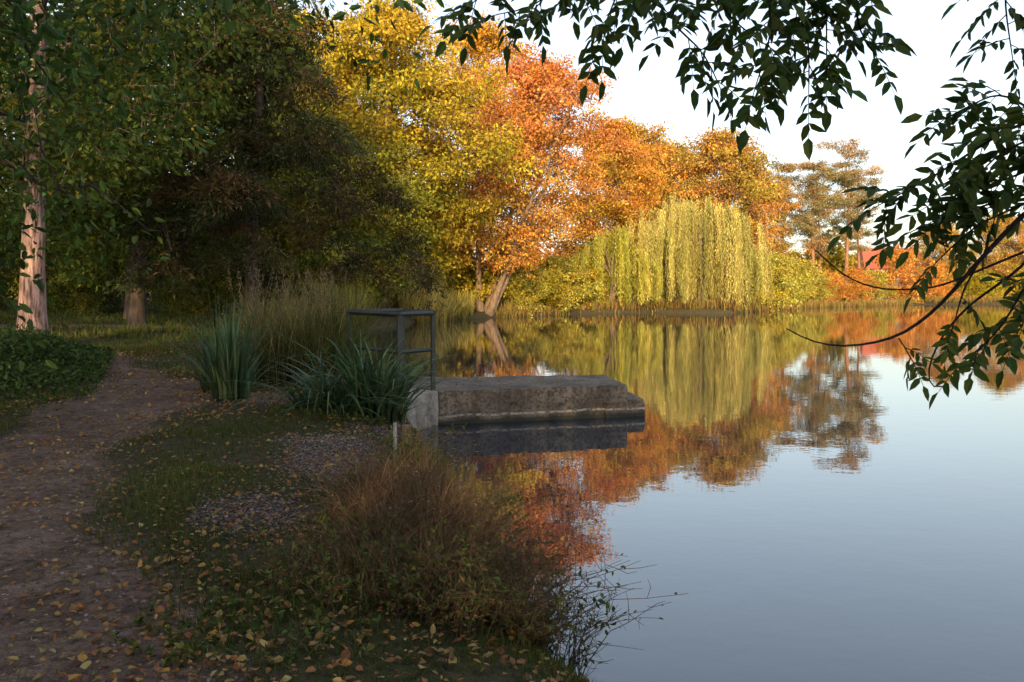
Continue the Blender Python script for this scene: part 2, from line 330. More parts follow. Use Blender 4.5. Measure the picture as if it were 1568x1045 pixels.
# dark trees on the left
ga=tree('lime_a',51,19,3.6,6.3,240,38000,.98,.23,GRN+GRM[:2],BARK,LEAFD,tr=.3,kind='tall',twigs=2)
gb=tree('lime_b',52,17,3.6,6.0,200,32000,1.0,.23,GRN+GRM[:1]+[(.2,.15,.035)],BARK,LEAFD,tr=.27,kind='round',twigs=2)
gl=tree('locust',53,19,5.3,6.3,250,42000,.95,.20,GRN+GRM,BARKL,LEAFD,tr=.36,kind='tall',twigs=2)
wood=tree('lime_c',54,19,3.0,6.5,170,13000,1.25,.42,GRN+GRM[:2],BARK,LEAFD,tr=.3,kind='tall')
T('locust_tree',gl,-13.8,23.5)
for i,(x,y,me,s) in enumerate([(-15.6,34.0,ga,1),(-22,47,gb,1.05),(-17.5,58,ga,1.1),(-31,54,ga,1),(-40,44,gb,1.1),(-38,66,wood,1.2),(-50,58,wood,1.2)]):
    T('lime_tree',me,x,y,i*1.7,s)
SPR=[(.03,.045,.02),(.05,.065,.028),(.12,.07,.035)]
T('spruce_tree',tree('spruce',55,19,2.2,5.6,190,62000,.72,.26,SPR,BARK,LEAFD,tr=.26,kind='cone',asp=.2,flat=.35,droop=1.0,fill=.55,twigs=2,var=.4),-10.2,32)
su=shrub('shrub_dark',57,4.5,3.6,GRM,12000,.2,m=LEAFD)
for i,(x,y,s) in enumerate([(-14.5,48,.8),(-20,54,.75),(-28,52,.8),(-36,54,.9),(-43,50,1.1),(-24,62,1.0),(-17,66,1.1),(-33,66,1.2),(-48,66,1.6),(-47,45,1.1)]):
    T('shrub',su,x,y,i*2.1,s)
# woodland behind and to the left of the viewpoint, with a gap the low sun comes through
for i,(x,y,s) in enumerate([(-25.5,-13,1.1),(-10.2,-14,1.0),(-5,-18,1.0),(-.5,-17,.78),(5,-19,.78),(12,-20,.75),(20,-22,.76),(28,-24,.78),(37,-26,.8),(-31,2,1.1),(-37,-3,1.15),(-32,-10,1.15),(-40,12,1.1)]):
    T('lime_tree',wood,x,y,i*1.9,s)
# distant tree belt: one object
mb=MB();r=np.random.default_rng(77)
for (x0,x1,y,h,pal,cnt) in [(-95,-8,94,14,GRM+YG,34),(-10,60,150,10,BRN+YG,26),(55,230,175,11,BRN+GRM,46)]:
    for x in np.linspace(x0,x1,cnt):
        hh=h*r.uniform(.5,1.2);yy=y+r.uniform(-5,5);n=2200;g=unit(r.normal(0,1,(n,3)))*r.random((n,1))**.4
        q=np.sin(g[:,0]*7+x)+np.sin(g[:,2]*8+x*2);g*=(1+.16*q)[:,None]
        pos=np.array([x,yy,hh*.5+.6])+g*np.array([4.4*r.uniform(.7,1.2),3.5,hh*.52])
        leaves(mb,pos,r.normal(0,1,(n,3)),r.normal(0,1,(n,3)),.75,.55,palcol(r,pal,1)*np.exp(r.normal(0,.25,(n,1))),1)
        tube(mb,[(x,yy,0),(x+.3,yy,hh*.4),(x,yy,hh*.8)],[.3,.2,.08],6,0)
obj('distant_trees',mb.mesh('distant_trees',[BARK,LEAF]))

# near overhanging tree on the left, trunk out of frame
T('walnut_tree',tree('walnut',61,9.5,2.55,4.6,230,21000,.62,.14,[(.045,.10,.018),(.07,.13,.022),(.11,.13,.022),(.035,.075,.016)],BARK,NEARLEAF,tr=.24,kind='round',asp=.42,fine=True,flat=.8,droop=.6,twigs=2),-7.0,7.0)

# ------------------------------------------------------------------ ash tree with overhanging twigs (trunk stands right of the viewpoint)
mb=MB();r=np.random.default_rng(5)
def curve(P,n=14):
    P=np.array(P,float);s=np.r_[0,np.cumsum(np.linalg.norm(np.diff(P,axis=0),axis=1))];t=np.linspace(0,s[-1],n)
    Q=np.stack([np.interp(t,s,P[:,i]) for i in range(3)],1)
    for _ in range(2): Q[1:-1]=(Q[:-2]+2*Q[1:-1]+Q[2:])/4
    return Q
def compound(o,d,L,npair,ll):
    s=np.linspace(0,1,7)[:,None];d=unit(d);P=o+d*L*s+np.array([0,0,-1])*L*.25*s**2
    tube(mb,P,np.linspace(.0024,.001,7),4,0)
    side=unit(np.cross(d,np.array([0,-.5,1.])+r.normal(0,.35,3)))
    c=[];a=[];l=[]
    for k in range(npair):
        f=.22+.72*k/npair;i=f*6;i0=int(i);q=P[i0]*(1-(i-i0))+P[i0+1]*(i-i0);tg=unit(P[i0+1]-P[i0])
        for sg_ in (-1,1):
            c.append(q);a.append(tg*.65+side*sg_*1.0+np.array([0,0,-.25])+r.normal(0,.2,3));l.append(ll*r.uniform(.8,1.15)*(.75+.35*f))
    c.append(P[-1]);a.append(unit(P[-1]-P[-2]));l.append(ll*1.15)
    c=np.array(c);a=np.array(a);l=np.array(l);n=len(c)
    up=np.cross(side,d)+r.normal(0,.35,(n,3))
    col=palcol(r,[(.045,.10,.02),(.07,.13,.025),(.09,.14,.025),(.12,.15,.03)],n)*r.uniform(.7,1.25)
    leaves(mb,c,a,up,l,l*r.uniform(.36,.46,n),col,1,True)
def twig(P,r0,start=.25,step=.042,L=.18,ll=.082,n=16):
    Q=curve(P,n);tube(mb,Q,np.linspace(r0,.0025,len(Q)),6,0)
    s=np.r_[0,np.cumsum(np.linalg.norm(np.diff(Q,axis=0),axis=1))];t=s[-1]*start
    sg_=1
    while t<s[-1]:
        q=np.array([np.interp(t,s,Q[:,i]) for i in range(3)]);i=min(np.searchsorted(s,t),len(Q)-1);tg=unit(Q[i]-Q[i-1])
        sd=unit(np.cross(tg,[0,.6,.8]))*sg_+r.normal(0,.6,3);sg_*=-1
        compound(q,tg*.45+sd*.9+np.array([0,0,-.2]),L*r.uniform(.65,1.1),int(r.integers(3,6)),ll);t+=step*r.uniform(.6,1.5)
    if start<1: compound(Q[-1],unit(Q[-1]-Q[-2]),L,4,ll)
tz=np.linspace(-.2,7,10);tube(mb,np.stack([3.3+.1*np.sin(tz),.3+.1*np.cos(tz*1.3),tz+.35],1),np.linspace(.2,.06,10),10,0)
tube(mb,curve([(3.3,.3,3.0),(2.9,1.8,3.9),(2.2,2.9,4.05),(1.2,3.4,3.95),(.3,3.7,3.8),(-.4,3.8,3.62)],20),np.linspace(.05,.008,20),8,0)
tube(mb,curve([(3.3,.3,2.3),(3.1,1.8,2.8),(2.75,2.9,2.75),(2.35,3.35,2.7)],14),np.linspace(.04,.016,14),8,0)
# hanging twigs (x,y,z)
twig([(1.55,3.3,3.95),(1.43,3.4,3.45),(1.46,3.45,3.3),(1.50,3.4,3.2)],.011,.3)
twig([(1.35,3.3,3.95),(1.3,3.4,3.5),(1.33,3.45,3.35),(1.31,3.4,3.16)],.008,.3)
twig([(1.15,3.4,3.93),(1.12,3.4,3.5),(1.22,3.35,3.25),(1.2,3.3,3.03)],.008,.3)
twig([(.85,3.55,3.9),(.74,3.5,3.5),(.66,3.5,3.36),(.8,3.4,3.2),(.86,3.4,3.06)],.008,.35)
twig([(.55,3.65,3.83),(.47,3.6,3.52),(.42,3.6,3.4),(.39,3.6,3.32)],.007,.45)
twig([(.3,3.7,3.8),(.17,3.7,3.54),(.07,3.65,3.46),(-.05,3.6,3.42)],.006,.35)
twig([(1.05,3.3,3.93),(1.0,3.2,3.4),(1.02,3.2,3.2),(.95,3.15,3.02)],.008,.3)
twig([(.98,3.6,3.93),(.93,3.7,3.5),(1.05,3.7,3.38),(1.2,3.7,3.28)],.007,.35)
twig([(.3,3.5,3.8),(.22,3.4,3.55),(.28,3.4,3.45)],.006,.4)
twig([(1.85,3.1,4.0),(1.95,3.2,3.65),(2.05,3.4,3.4),(2.08,3.4,3.2)],.008,.5)
twig([(-.1,3.75,3.72),(-.14,3.75,3.56),(-.2,3.7,3.48)],.005,.4)
twig([(1.05,3.4,3.95),(1.15,3.5,3.55),(1.35,3.5,3.36)],.006,.3)
twig([(.7,3.55,3.86),(.6,3.5,3.55),(.55,3.5,3.45)],.006,.3)
# right side limbs
twig([(2.35,3.35,2.7),(2.13,3.4,2.52),(1.95,3.4,2.33),(1.78,3.42,2.12),(1.62,3.42,2.0),(1.40,3.42,1.96),(1.25,3.42,1.98),(1.15,3.42,2.04)],.013,1.1,n=24)
twig([(2.35,3.35,2.72),(2.13,3.35,2.92),(1.95,3.4,2.80),(1.78,3.45,2.68),(1.55,3.45,2.56)],.009,.15,.04)
twig([(2.3,3.2,2.75),(2.1,3.3,2.82),(1.95,3.3,2.74),(1.85,3.3,2.62)],.008,.15,.04)
twig([(2.35,3.35,2.72),(2.2,3.4,2.72),(2.05,3.4,2.66),(1.8,3.4,2.58)],.008,.15,.04)
twig([(2.35,3.35,2.72),(2.15,3.4,2.6),(1.95,3.4,2.55),(1.7,3.4,2.46)],.008,.2,.045)
twig([(2.35,3.45,2.75),(2.2,3.5,3.0),(2.08,3.5,3.05),(1.9,3.5,2.96)],.008,.2,.045)
twig([(2.3,3.3,2.6),(2.13,3.4,2.3),(1.89,3.4,2.13),(1.78,3.4,2.0),(1.72,3.4,1.85),(1.745,3.4,1.77),(1.79,3.4,1.80)],.008,1.1,n=22)
twig([(2.25,3.35,2.5),(2.1,3.4,2.15),(2.02,3.4,2.02),(1.9,3.4,1.92)],.007,.4,.05,.16,.075)
twig([(2.3,3.4,2.5),(2.2,3.4,2.2),(2.12,3.4,2.05)],.006,.3,.05,.16,.075)
twig([(2.13,3.4,2.36),(1.78,3.42,2.21),(1.55,3.42,2.2),(1.40,3.42,2.25),(1.27,3.42,2.37)],.006,1.1,n=20)
twig([(2.13,3.4,2.56),(1.95,3.4,2.48),(1.85,3.4,2.4),(1.78,3.4,2.33)],.006,.3,.06,.16,.075)
twig([(1.95,3.4,2.33),(1.88,3.4,2.2),(1.84,3.4,2.06)],.005,.6,.08,.14,.065)
twig([(1.62,3.42,2.0),(1.64,3.42,1.97),(1.66,3.4,1.92)],.003,.5,.05,.1,.06)
# crown above
nc=120;C=np.array([3.3,-.5,7])+unit(r.normal(0,1,(nc,3)))*r.random((nc,1))**.5*np.array([3.6,3.2,2.6])
for c in C: tube(mb,curve([(3.3,.3,3.2+r.random()*3),(c+[3.3,.3,5])/2,c],6),np.linspace(.04,.006,6),4,0)
pos=np.repeat(C,60,0)+r.normal(0,.4,(nc*60,3));leaves(mb,pos,r.normal(0,1,pos.shape),r.normal(0,1,pos.shape),.11,.05,palcol(r,GRN,len(pos)),1)
obj('ash_tree',mb.mesh('ash_tree',[TWIG,NEARLEAF]))

# ------------------------------------------------------------------ pier
m,nt,out=newmat('old_concrete');tc=nt.nodes.new('ShaderNodeTexCoord').outputs['Object']
n1=noise(nt,1.6,6,tc);n2=noise(nt,18,5,tc);n3=noise(nt,60,2,tc);ns=noise(nt,5,5,tc,sc=(1,1,.18))
c=mix(nt,ramp(nt,n1,.35,.65),(.15,.115,.09),(.35,.285,.225));c=mix(nt,ramp(nt,n2,.42,.66),c,(.075,.062,.05));c=mix(nt,.7,c,ramp(nt,ns,.3,.7,(.4,.37,.33),(1.1,)*3),'MULTIPLY')
c=mix(nt,.7,c,ramp(nt,n3,.3,.7,(.5,)*3,(1.3,)*3),'MULTIPLY')
sx=nt.nodes.new('ShaderNodeSeparateXYZ');nt.links.new(tc,sx.inputs[0])
wz=N(nt,'ShaderNodeMath',operation='MULTIPLY_ADD');nt.links.new(n1,wz.inputs[0]);wz.inputs[1].default_value=.12;nt.links.new(sx.outputs[2],wz.inputs[2])
dk=ramp(nt,wz.outputs[0],.10,.17,(1,1,1),(0,0,0));c=mix(nt,dk,c,(.035,.034,.024))
lt=N(nt,'ShaderNodeMath',operation='COMPARE');nt.links.new(wz.outputs[0],lt.inputs[0]);lt.inputs[1].default_value=.195;lt.inputs[2].default_value=.018
l2=N(nt,'ShaderNodeMath',operation='MULTIPLY');nt.links.new(lt.outputs[0],l2.inputs[0]);nt.links.new(ramp(nt,n2,.42,.55),l2.inputs[1])
c=mix(nt,l2.outputs[0],c,(.42,.36,.30))
p=N(nt,'ShaderNodeBsdfPrincipled',Roughness=.9);nt.links.new(c,p.inputs['Base Color']);nt.links.new(bump(nt,mix(nt,.5,n2,n3),.9,.025),p.inputs['Normal']);nt.links.new(p.outputs[0],out.inputs[0])
CONC=m
m,nt,out=newmat('pale_concrete');n1=noise(nt,4,6);n2=noise(nt,22,5);c=mix(nt,ramp(nt,n1,.35,.65),(.2,.17,.15),(.46,.41,.36));c=mix(nt,.6,c,ramp(nt,n2,.3,.6,(.4,.37,.33),(1.1,)*3),'MULTIPLY');p=N(nt,'ShaderNodeBsdfPrincipled',Roughness=.85)
nt.links.new(c,p.inputs['Base Color']);nt.links.new(bump(nt,n1,.5,.02),p.inputs['Normal']);nt.links.new(p.outputs[0],out.inputs[0]);CONW=m
import bmesh
def prism(name,poly,z0,z1,mat,bev=.025,sub=.18,jit=.008):
    bm=bmesh.new();b=[bm.verts.new((x,y,z0)) for x,y in poly];f=bm.faces.new(b)
    ex=bmesh.ops.extrude_face_region(bm,geom=[f]);bmesh.ops.translate(bm,verts=[v for v in ex['geom'] if isinstance(v,bmesh.types.BMVert)],vec=(0,0,z1-z0))
    bmesh.ops.recalc_face_normals(bm,faces=bm.faces);
    bmesh.ops.bevel(bm,geom=bm.edges[:],offset=bev,segments=2,affect='EDGES')
    for _ in range(4):
        es=[e for e in bm.edges if e.calc_length()>sub]
        if not es: break
        bmesh.ops.subdivide_edges(bm,edges=es,cuts=1,use_grid_fill=True)
    q=np.random.default_rng(3)
    for v in bm.verts: v.co+=Vector(q.normal(0,jit,3))
    bmesh.ops.triangulate(bm,faces=bm.faces)
    me=bpy.data.meshes.new(name);bm.to_mesh(me);bm.free();me.materials.append(mat);return me
pier=bpy.data.objects.new('concrete_pier',None);S.objects.link(pier)
obj('deck',prism('deck',[(-1.2,13.35),(2.02,14.25),(1.80,16.0),(-1.75,15.5),(-1.75,13.9)],-.7,.55,CONC),parent=pier)
obj('lower_step',prism('lower_step',[(1.6,14.08),(2.34,14.32),(2.2,15.6),(1.5,15.4)],-.7,.29,CONC,.03),parent=pier)
obj('wing_wall',prism('wing_wall',[(-1.21,13.33),(-1.2,13.9),(-1.7,13.9),(-2.05,12.6),(-1.72,12.45),(-1.52,12.75),(-1.35,13.08)],-.7,.545,CONW,.02,.2,.004),parent=pier)
obj('slab_edge',prism('slab_edge',[(-1.75,12.44),(-1.85,12.42),(-1.62,11.0),(-1.5,11.0)],-.4,.42,CONW,.02,.2,.006),parent=pier)
# railing
m,nt,out=newmat('railing_metal');n1=noise(nt,25,4);c=mix(nt,ramp(nt,n1,.5,.7),(.04,.05,.047),(.07,.04,.025));p=N(nt,'ShaderNodeBsdfPrincipled',Roughness=.6)
nt.links.new(c,p.inputs['Base Color']);nt.links.new(p.outputs[0],out.inputs[0]);METAL=m
rail=bpy.data.objects.new('metal_railing',None);S.objects.link(rail)
def bar(name,a,b,w=.055):
    mb=MB();tube(mb,np.array([a,b]),w*.707,4,0,cap=True);me=mb.mesh(name,[METAL]);
    for p_ in me.polygons: p_.use_smooth=False
    o=obj(name,me,parent=rail);bv=o.modifiers.new('b','BEVEL');bv.width=.004
A=(-2.86,14.3);B=(-1.78,12.9);C_=(-1.31,13.55);D=(-2.0,15.0);zt=1.82
bar('post_1',(*A,.3),(*A,zt-.03),.065);bar('post_2',(*B,.3),(*B,zt-.03),.08);bar('post_3',(*C_,.5),(*C_,zt-.03),.065);bar('post_4',(*D,.5),(*D,zt-.03),.06)
for i,(a,b) in enumerate([(A,B),(B,C_),(C_,D),(A,D)]):
    ex=np.array(b)-np.array(a);ex=ex/np.linalg.norm(ex)*.03
    dz=.003*i
    bar('top_rail_%d'%(i+1),(a[0]-ex[0],a[1]-ex[1],zt+dz),(b[0]+ex[0],b[1]+ex[1],zt+dz),.064)
    if i<2: bar('mid_rail_%d'%(i+1),(*a,1.22),(*b,1.22),.05)
# stakes
mb=MB();tube(mb,[(-1.22,9.35,-.3),(-1.22,9.34,.1),(-1.205,9.33,.66)],[.062,.06,.055],8,0,cap=True);obj('wooden_stake',mb.mesh('stake',[barkmat('stake_wood',(.2,.11,.08),(.42,.28,.22),9)]))
mb=MB();tube(mb,[(-1.24,8.6,-.2),(-1.26,8.8,.35),(-1.29,9.0,.74)],[.03,.028,.02],8,0,cap=True);obj('wooden_stake',mb.mesh('stake2',[barkmat('stake_pale',(.35,.3,.26),(.6,.55,.5),9)]))
mb=MB();tube(mb,[(-1.08,8.1,-.3),(-1.08,8.1,.55)],[.055,.05],8,0,cap=True);obj('wooden_stake',mb.mesh('stake3',[bpy.data.materials['stake_wood']]))

# ------------------------------------------------------------------ house
hs=bpy.data.objects.new('brick_house',None);S.objects.link(hs);hs.location=(72,156,.9)
def simple(name,v,f,col,rough=.8):
    m,nt,out=newmat(name+'_mat');n1=noise(nt,3,4);c=mix(nt,n1,tuple(x*.7 for x in col),tuple(x*1.2 for x in col));p=N(nt,'ShaderNodeBsdfPrincipled',Roughness=rough);nt.links.new(c,p.inputs['Base Color']);nt.links.new(p.outputs[0],out.inputs[0])
    mb=MB();mb.add(v,f);return obj(name,mb.mesh(name,[m]),parent=hs)
def box(x0,x1,y0,y1,z0,z1): return [(x0,y0,z0),(x1,y0,z0),(x1,y1,z0),(x0,y1,z0),(x0,y0,z1),(x1,y0,z1),(x1,y1,z1),(x0,y1,z1)],[[0,3,2,1],[4,5,6,7],[0,1,5,4],[1,2,6,5],[2,3,7,6],[3,0,4,7]]
simple('walls',*box(-6,6,-4,4,-1,5.6),(.5,.42,.33))
simple('roof',[(-6.6,-4.7,5.3),(6.6,-4.7,5.3),(6.6,4.7,5.3),(-6.6,4.7,5.3),(-5.2,0,9.4),(5.2,0,9.4),(5.2,0.01,9.4),(-5.2,.01,9.4)],[[0,1,5,4],[1,2,6,5],[2,3,7,6],[3,0,4,7],[3,2,1,0]],(.42,.11,.06))
simple('chimney',*box(1,1.8,-.4,.4,8.5,10.3),(.3,.12,.08))
for i in range(4): simple('window_%d'%i,*box(-4.8+i*2.7,-3.6+i*2.7,-4.04,-3.9,2.6,4.2),(.05,.06,.07),.2)
simple('door',*box(-.2,.8,-4.05,-3.9,-.3,1.9),(.12,.06,.03))

# ------------------------------------------------------------------ ground vegetation
def scatter(n,x0,x1,y0,y1,r,minsd=.1,pw=1):
    x=r.uniform(x0,x1,n);y=y0+(y1-y0)*r.random(n)**pw;s=sdist(x,y);k=s>minsd;return x[k],y[k],s[k]
r=np.random.default_rng(88)
mb=MB()
for (n,x0,x1,y0,y1,h,w) in [(60000,-3,.8,2.6,7.5,.05,.004),(120000,-9,1,2.6,14,.055,.006),(80000,-18,-1.5,12,28,.10,.013),(40000,-34,-4,26,60,.22,.04)]:
    x,y,s=scatter(n,x0,x1,y0,y1,r,.03)
    dens=np.clip(.62+.7*sn(x,y,21,1.7)+.4*sn(x,y,22,6),0.04,1)*(1-pathmask(x,y)*.98)*(1-np.clip(gravmask(x,y)*1.1,0,.9))
    k=r.random(len(x))<dens;x,y=x[k],y[k];P=np.stack([x,y,zg(x,y)],1);n=len(x)
    col=palcol(r,[(.09,.14,.028),(.12,.17,.035),(.065,.10,.022),(.22,.17,.08)],n)*np.exp(.3*sn(x,y,24,1.3))[:,None]
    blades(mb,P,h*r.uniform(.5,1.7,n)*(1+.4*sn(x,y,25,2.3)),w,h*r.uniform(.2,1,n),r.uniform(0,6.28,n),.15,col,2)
obj('grass',mb.mesh('grass',[GRASS]))
def clump(name,cx,cy,rx,ry,n,h,w,bend,droop,pal,k=5,zoff=0,tilt=None,tuft=0,mat=GRASS):
    mb=MB();a=r.uniform(0,6.28,n);q=r.random(n)**.6
    if tuft:   # several separate tufts
        ti=r.integers(0,tuft,n);ta=r.uniform(0,6.28,tuft);tq=r.random(tuft)**.6;th_=r.uniform(.55,1.2,tuft)
        x=cx+rx*tq[ti]*np.cos(ta[ti])+.14*rx*q*np.cos(a)*1.3;y=cy+ry*tq[ti]*np.sin(ta[ti])+.14*ry*q*np.sin(a)*1.3
        hm=th_[ti]
    else: x=cx+rx*q*np.cos(a);y=cy+ry*q*np.sin(a);hm=1+.22*sn(x,y,n,3/max(rx,.3))
    z=np.maximum(zg(x,y),-.1)+zoff;az=a+r.normal(0,.8,n) if tilt is None else r.normal(tilt,.7,n)
    hh=h*r.uniform(.5,1.15,n)*hm
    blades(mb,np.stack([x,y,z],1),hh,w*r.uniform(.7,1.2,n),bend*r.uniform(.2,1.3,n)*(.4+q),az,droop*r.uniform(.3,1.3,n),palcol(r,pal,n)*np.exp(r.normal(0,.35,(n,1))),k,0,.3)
    return obj(name,mb.mesh(name,[mat]))
IR=[(.07,.15,.065),(.10,.19,.09),(.045,.095,.04),(.16,.22,.10)];RG=[(.16,.18,.05),(.26,.23,.075),(.11,.13,.035)];DR=[(.36,.21,.12),(.25,.15,.085),(.15,.13,.05)]
clump('iris_plant',-1.9,11.3,.42,.4,210,1.35,.05,.9,.5,IR,8,mat=IRISM)
clump('iris_plant',-2.5,11.0,.42,.35,180,.95,.05,1.1,.8,IR,8,mat=IRISM)
clump('iris_plant',-4.15,12.1,.26,.26,110,1.3,.046,.45,.2,IR,6,mat=IRISM)
clump('iris_plant',-4.7,13.2,.3,.3,90,1.3,.046,.45,.15,IR,6,mat=IRISM)
clump('tall_grass',-3.6,14.6,1.0,.8,2600,1.75,.014,.8,.25,RG,6,tuft=18)
clump('tall_grass',-4.9,17.3,1.0,1.7,1500,1.5,.016,.8,.25,RG+DR[:1],6,tuft=14)
clump('tall_grass',-2.5,15.3,.7,.7,700,1.0,.016,.5,.2,RG,6,tuft=8)
mb=MB();n=60
for i in range(n):   # seed heads above the tall grass
    x,y=r.normal(-3.7,.6),r.normal(14.4,.5);h_=r.uniform(1.5,2.1);a=r.uniform(0,6.28);e=np.array([x+.35*np.cos(a),y+.35*np.sin(a),.5+h_]);b0=np.array([x,y,.45]);s=np.linspace(0,1,6)[:,None]
    P=b0*(1-s)+e*s-np.array([.35*np.cos(a),.35*np.sin(a),0])*(s*(1-s));tube(mb,P,.003,4,0)
    m_=26;f=r.uniform(.8,1,m_);c_=b0*(1-f[:,None])+e*f[:,None]+r.normal(0,.02,(m_,3));leaves(mb,c_,r.normal(0,.4,(m_,3))+[0,0,1],r.normal(0,1,(m_,3)),.05,.014,palcol(r,[(.36,.28,.15),(.26,.2,.1)],m_),1)
obj('tall_grass',mb.mesh('grass_plumes',[BARKW,GRASS]))
clump('reeds',-6.4,24,1.1,3.5,1800,1.6,.03,.7,.2,RG+DR[:1],5,tuft=24)
clump('reeds',-8.6,35,1.2,5,1800,1.8,.04,.8,.2,RG+DR[:1],5,tuft=24)
clump('reeds',-9.4,47,1.5,6,2200,2.4,.06,.8,.2,[(.42,.35,.09),(.3,.29,.07)],5,tuft=40)
clump('reeds',-6.4,59,2.0,3.4,3500,2.9,.07,.8,.2,[(.58,.45,.12),(.46,.39,.1),(.6,.48,.16)],5,tuft=60)
clump('reeds',-4.2,63.4,1.3,1.2,1000,1.9,.07,.6,.2,[(.55,.45,.12),(.45,.39,.1)],5,tuft=18)
mb=MB()
for (x0,y0,x1,y1) in [(-1,66.6,5,76.5),(5,77,13,82),(13,82,21,79),(21,79,33,98.5),(33,98.5,65,130),(65,130,112,135)]:
    L=math.hypot(x1-x0,y1-y0);n=int(L*75);t=r.random(n);x=x0+(x1-x0)*t+r.normal(0,.4,n);y=y0+(y1-y0)*t+r.normal(0,.4,n)
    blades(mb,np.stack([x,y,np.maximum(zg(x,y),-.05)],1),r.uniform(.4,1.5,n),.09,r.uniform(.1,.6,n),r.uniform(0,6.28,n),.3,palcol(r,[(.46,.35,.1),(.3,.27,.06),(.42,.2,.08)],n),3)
obj('shore_grass',mb.mesh('shore_grass',[GRASS]))
# bank weeds in the foreground
clump('dry_grass',-.8,6.5,.5,1.0,2600,.55,.006,.45,.3,DR,tuft=34)
clump('dry_grass',-.5,5.4,.5,.7,2400,.5,.005,.45,.3,DR+[(.16,.10,.06)],tuft=34)
clump('dry_grass',-.4,4.6,.55,.4,1500,.42,.004,.4,.3,DR+RG[:1],tuft=26)
clump('dry_grass',-.85,7.9,.22,.8,600,.65,.006,.35,.25,DR+RG,tuft=12)
STEM=barkmat('weed_stem',(.08,.045,.028),(.26,.15,.09),20)
def weeds(name,cx,cy,rx,ry,ns,h,pal,ll=.05,lean=(0,0),nl=16,wr=.5,br=0):
    mb=MB();
    for i in range(ns):
        a=r.uniform(0,6.28);q=r.random()**.5;x=cx+rx*q*np.cos(a);y=cy+ry*q*np.sin(a);z=max(float(zg(np.array([x]),np.array([y]))[0]),.02)-.02
        hh=h*r.uniform(.5,1.2);d=np.array([lean[0]+r.normal(0,.35),lean[1]+r.normal(0,.35)])*hh
        s=np.linspace(0,1,7)[:,None];P=np.array([x,y,z])+np.concatenate([d[None]*s**1.6,hh*(s-.35*s**2.5)],1)+r.normal(0,.014,(7,3))*s
        tube(mb,P,np.linspace(.0035,.0012,7),4,0)
        for _ in range(br):
            j=r.integers(2,6);e=P[j]+r.normal(0,.09,3)+[0,0,.05];tube(mb,[P[j],(P[j]+e)/2+r.normal(0,.01,3),e],[.002,.0015,.001],4,0)
        n=nl;f=r.uniform(.15,1,n);idx=f*6;i0=np.minimum(idx.astype(int),5);c=P[i0]+(P[i0+1]-P[i0])*(idx-i0)[:,None]
        ax=r.normal(0,1,(n,3))+np.array([0,0,.1]);l=ll*r.uniform(.6,1.3,n)
        leaves(mb,c,ax,r.normal(0,.5,(n,3))+np.array([0,0,1]),l,l*wr,palcol(r,pal,n)*np.exp(r.normal(0,.25,(n,1))),1,True)
    return obj(name,mb.mesh(name,[STEM,NEARLEAF]))
WG=[(.065,.11,.025),(.10,.14,.03),(.045,.075,.02),(.14,.13,.03)]
weeds('weeds',-.7,4.7,.7,.6,190,.44,WG,.034,br=3)
weeds('weeds',-.25,4.5,.4,.45,150,.44,WG+[(.18,.10,.04)],.032,lean=(.25,0),br=3)
weeds('weeds',-.98,9.3,.2,1.0,50,.3,WG,.045)
weeds('weeds',-1.15,6.6,.35,.8,70,.3,WG,.034)
weeds('weeds',-1.05,7.9,.12,.6,34,.7,WG,.045,br=2)
weeds('bramble',-.1,5.8,.35,1.3,110,.5,WG+[(.26,.09,.04)],.034,(.5,.1),8,br=4)
weeds('bramble',.2,4.7,.25,.45,55,.55,WG,.04,(.6,.1),6,br=5)
weeds('bramble',-.25,7.4,.2,.6,18,.5,WG,.045,(1.1,.1),8,br=3)
weeds('bramble',-.8,5.9,.5,1.1,180,.58,DR+WG[:1],.025,(.1,0),5,br=4)
weeds('weeds',-2.4,10.6,1.0,.3,70,.18,WG,.045)
weeds('weeds',-1.2,3.9,.7,.4,60,.14,WG,.035)
# low bush and ivy at the left edge
mb=MB();x=r.normal(-9.0,1.1,18000);y=r.normal(15,1.9,18000);k=(x<-7.3-.42*(y-14.5))&(y<21);x,y=x[k],y[k];n=len(x)
hh=.8*np.exp(-((x+9.4)/1.7)**2-((y-15)/3)**2)*(1+.45*sn(x,y,31,3));z=zg(x,y)+np.abs(hh)*r.random(n)**.4
leaves(mb,np.stack([x,y,z],1),r.normal(0,1,(n,3)),r.normal(0,.9,(n,3))+[0,0,.8],.075,.05,palcol(r,WG[:3],n)*np.exp(r.normal(0,.3,(n,1))),0,True);obj('ivy',mb.mesh('ivy',[NEARLEAF]))
# fallen leaves
mb=MB();x,y,s=scatter(42000,-14,.6,2.6,24,r,.05,1.35)
dens=np.clip(.6+.6*sn(x,y,41,1.2)+.3*sn(x,y,42,4),.14,1);k=r.random(len(x))<dens;x,y=x[k],y[k]
x=np.r_[x,r.normal(-1.8,.7,700),r.normal(-1.3,.8,900)];y=np.r_[y,r.normal(8,1.7,700),r.uniform(3.3,6,900)];k=sdist(x,y)>.06;x,y=x[k],y[k];n=len(x)
FL=[(.42,.24,.06),(.36,.15,.05),(.24,.12,.055),(.18,.09,.05),(.13,.075,.045),(.30,.21,.08),(.47,.36,.14),(.32,.14,.055)]
l=r.uniform(.018,.058,n)*(1+.3*(y>10));nr=r.normal(0,.45,(n,3))+[0,0,1];ax=r.normal(0,1,(n,3))*[1,1,.2]
leaves(mb,np.stack([x,y,zg(x,y)+.02+r.random(n)*.02],1),ax,nr,l,l*r.uniform(.45,.85,n),palcol(r,FL,n),0,True)
x=r.uniform(-1.1,1.9,60);y=13.75+.28*(x+1.2)+r.random(60)*1.5;n=60
leaves(mb,np.stack([x,y,np.full(n,.575)],1),r.normal(0,1,(n,3))*[1,1,.1],r.normal(0,.2,(n,3))+[0,0,1],.06,.035,palcol(r,FL,n),0,True)
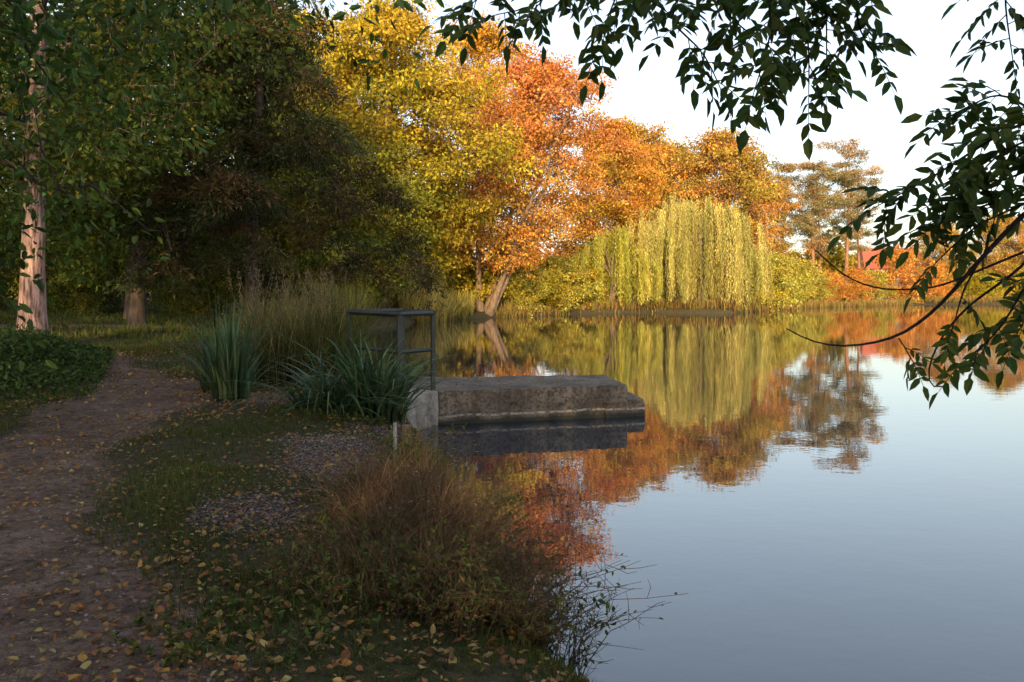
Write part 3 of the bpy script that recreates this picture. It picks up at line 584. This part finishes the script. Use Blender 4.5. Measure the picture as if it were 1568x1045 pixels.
x=np.r_[r.normal(-.95,.22,40),r.normal(-.7,.35,25)];y=np.r_[r.normal(12.4,.35,40),r.normal(10.5,.8,25)];n=65
leaves(mb,np.stack([x,y,np.full(n,.006)],1),r.normal(0,1,(n,3))*[1,1,0],np.tile([0,0,1.],(n,1))+r.normal(0,.03,(n,3)),.07,.04,palcol(r,FL,n),0,False)
obj('fallen_leaves',mb.mesh('fallen_leaves',[DRY]))
# gravel stones
mb=MB();x,y,s=scatter(120000,-6,-.6,3,14,r,.08);g=gravmask(x,y);pm=pathmask(x,y);k=r.random(len(x))<np.clip(g*.9,0,.9)*.4+.07*pm;x,y=x[k],y[k];n=len(x)
cube=np.array([(-1,-1,-1),(1,-1,-1),(1,1,-1),(-1,1,-1),(-1,-1,1),(1,-1,1),(1,1,1),(-1,1,1)],float)*.5
sz=r.uniform(.006,.02,(n,1,1))*np.array([1,1,.6]);v=(cube[None]+r.normal(0,.16,(n,8,3)))*sz
a=r.uniform(0,6.28,n);ca,sa=np.cos(a)[:,None],np.sin(a)[:,None];v=np.stack([v[...,0]*ca-v[...,1]*sa,v[...,0]*sa+v[...,1]*ca,v[...,2]],-1)+np.stack([x,y,zg(x,y)+.008],1)[:,None]
q=np.array([[0,3,2,1],[4,5,6,7],[0,1,5,4],[1,2,6,5],[2,3,7,6],[3,0,4,7]]);f=(np.arange(n)[:,None,None]*8+q[None]).reshape(-1,4)
mb.add(v,f,0,np.repeat(palcol(r,[(.30,.22,.195),(.20,.145,.125),(.40,.31,.28),(.12,.09,.08)],n),8,0),True)
m,nt,out=newmat('stone');a=N(nt,'ShaderNodeAttribute',attribute_name='Col');p=N(nt,'ShaderNodeBsdfPrincipled',Roughness=.9);nt.links.new(a.outputs[0],p.inputs['Base Color']);nt.links.new(p.outputs[0],out.inputs[0])
obj('gravel',mb.mesh('gravel',[m]))

# ------------------------------------------------------------------ light
w=bpy.data.worlds.new('World');scene.world=w;w.use_nodes=True;nt=w.node_tree;nt.nodes.clear()
sk=nt.nodes.new('ShaderNodeTexSky');sk.sky_type='NISHITA';sk.sun_disc=False;sk.sun_elevation=SUN_EL;sk.sun_rotation=math.pi+SUN_AZ
sk.air_density=1.0;sk.dust_density=2.5;sk.ozone_density=1.0
hv=N(nt,'ShaderNodeHueSaturation',Saturation=.62,Value=2.45);nt.links.new(sk.outputs[0],hv.inputs['Color'])
bg=nt.nodes.new('ShaderNodeBackground');bg.inputs[1].default_value=.15;o=nt.nodes.new('ShaderNodeOutputWorld')
nt.links.new(hv.outputs[0],bg.inputs[0]);nt.links.new(bg.outputs[0],o.inputs[0])
l=bpy.data.lights.new('sun','SUN');l.energy=5;l.angle=math.radians(.5);l.color=(1,.72,.38)
lo=bpy.data.objects.new('sun',l);S.objects.link(lo)
D_=Vector((math.sin(SUN_AZ)*math.cos(SUN_EL),math.cos(SUN_AZ)*math.cos(SUN_EL),-math.sin(SUN_EL)));lo.rotation_euler=D_.to_track_quat('-Z','Y').to_euler()
cam=bpy.data.cameras.new('camera');co=bpy.data.objects.new('camera',cam);S.objects.link(co);co.location=(0,0,2.2);co.rotation_euler=(math.pi/2,0,0)
cam.sensor_width=36;cam.lens=28.7;cam.shift_y=-.0494;cam.clip_end=3000;cam.clip_start=.05
scene.camera=co
scene.view_settings.view_transform='Standard';scene.view_settings.look='None';scene.view_settings.exposure=0
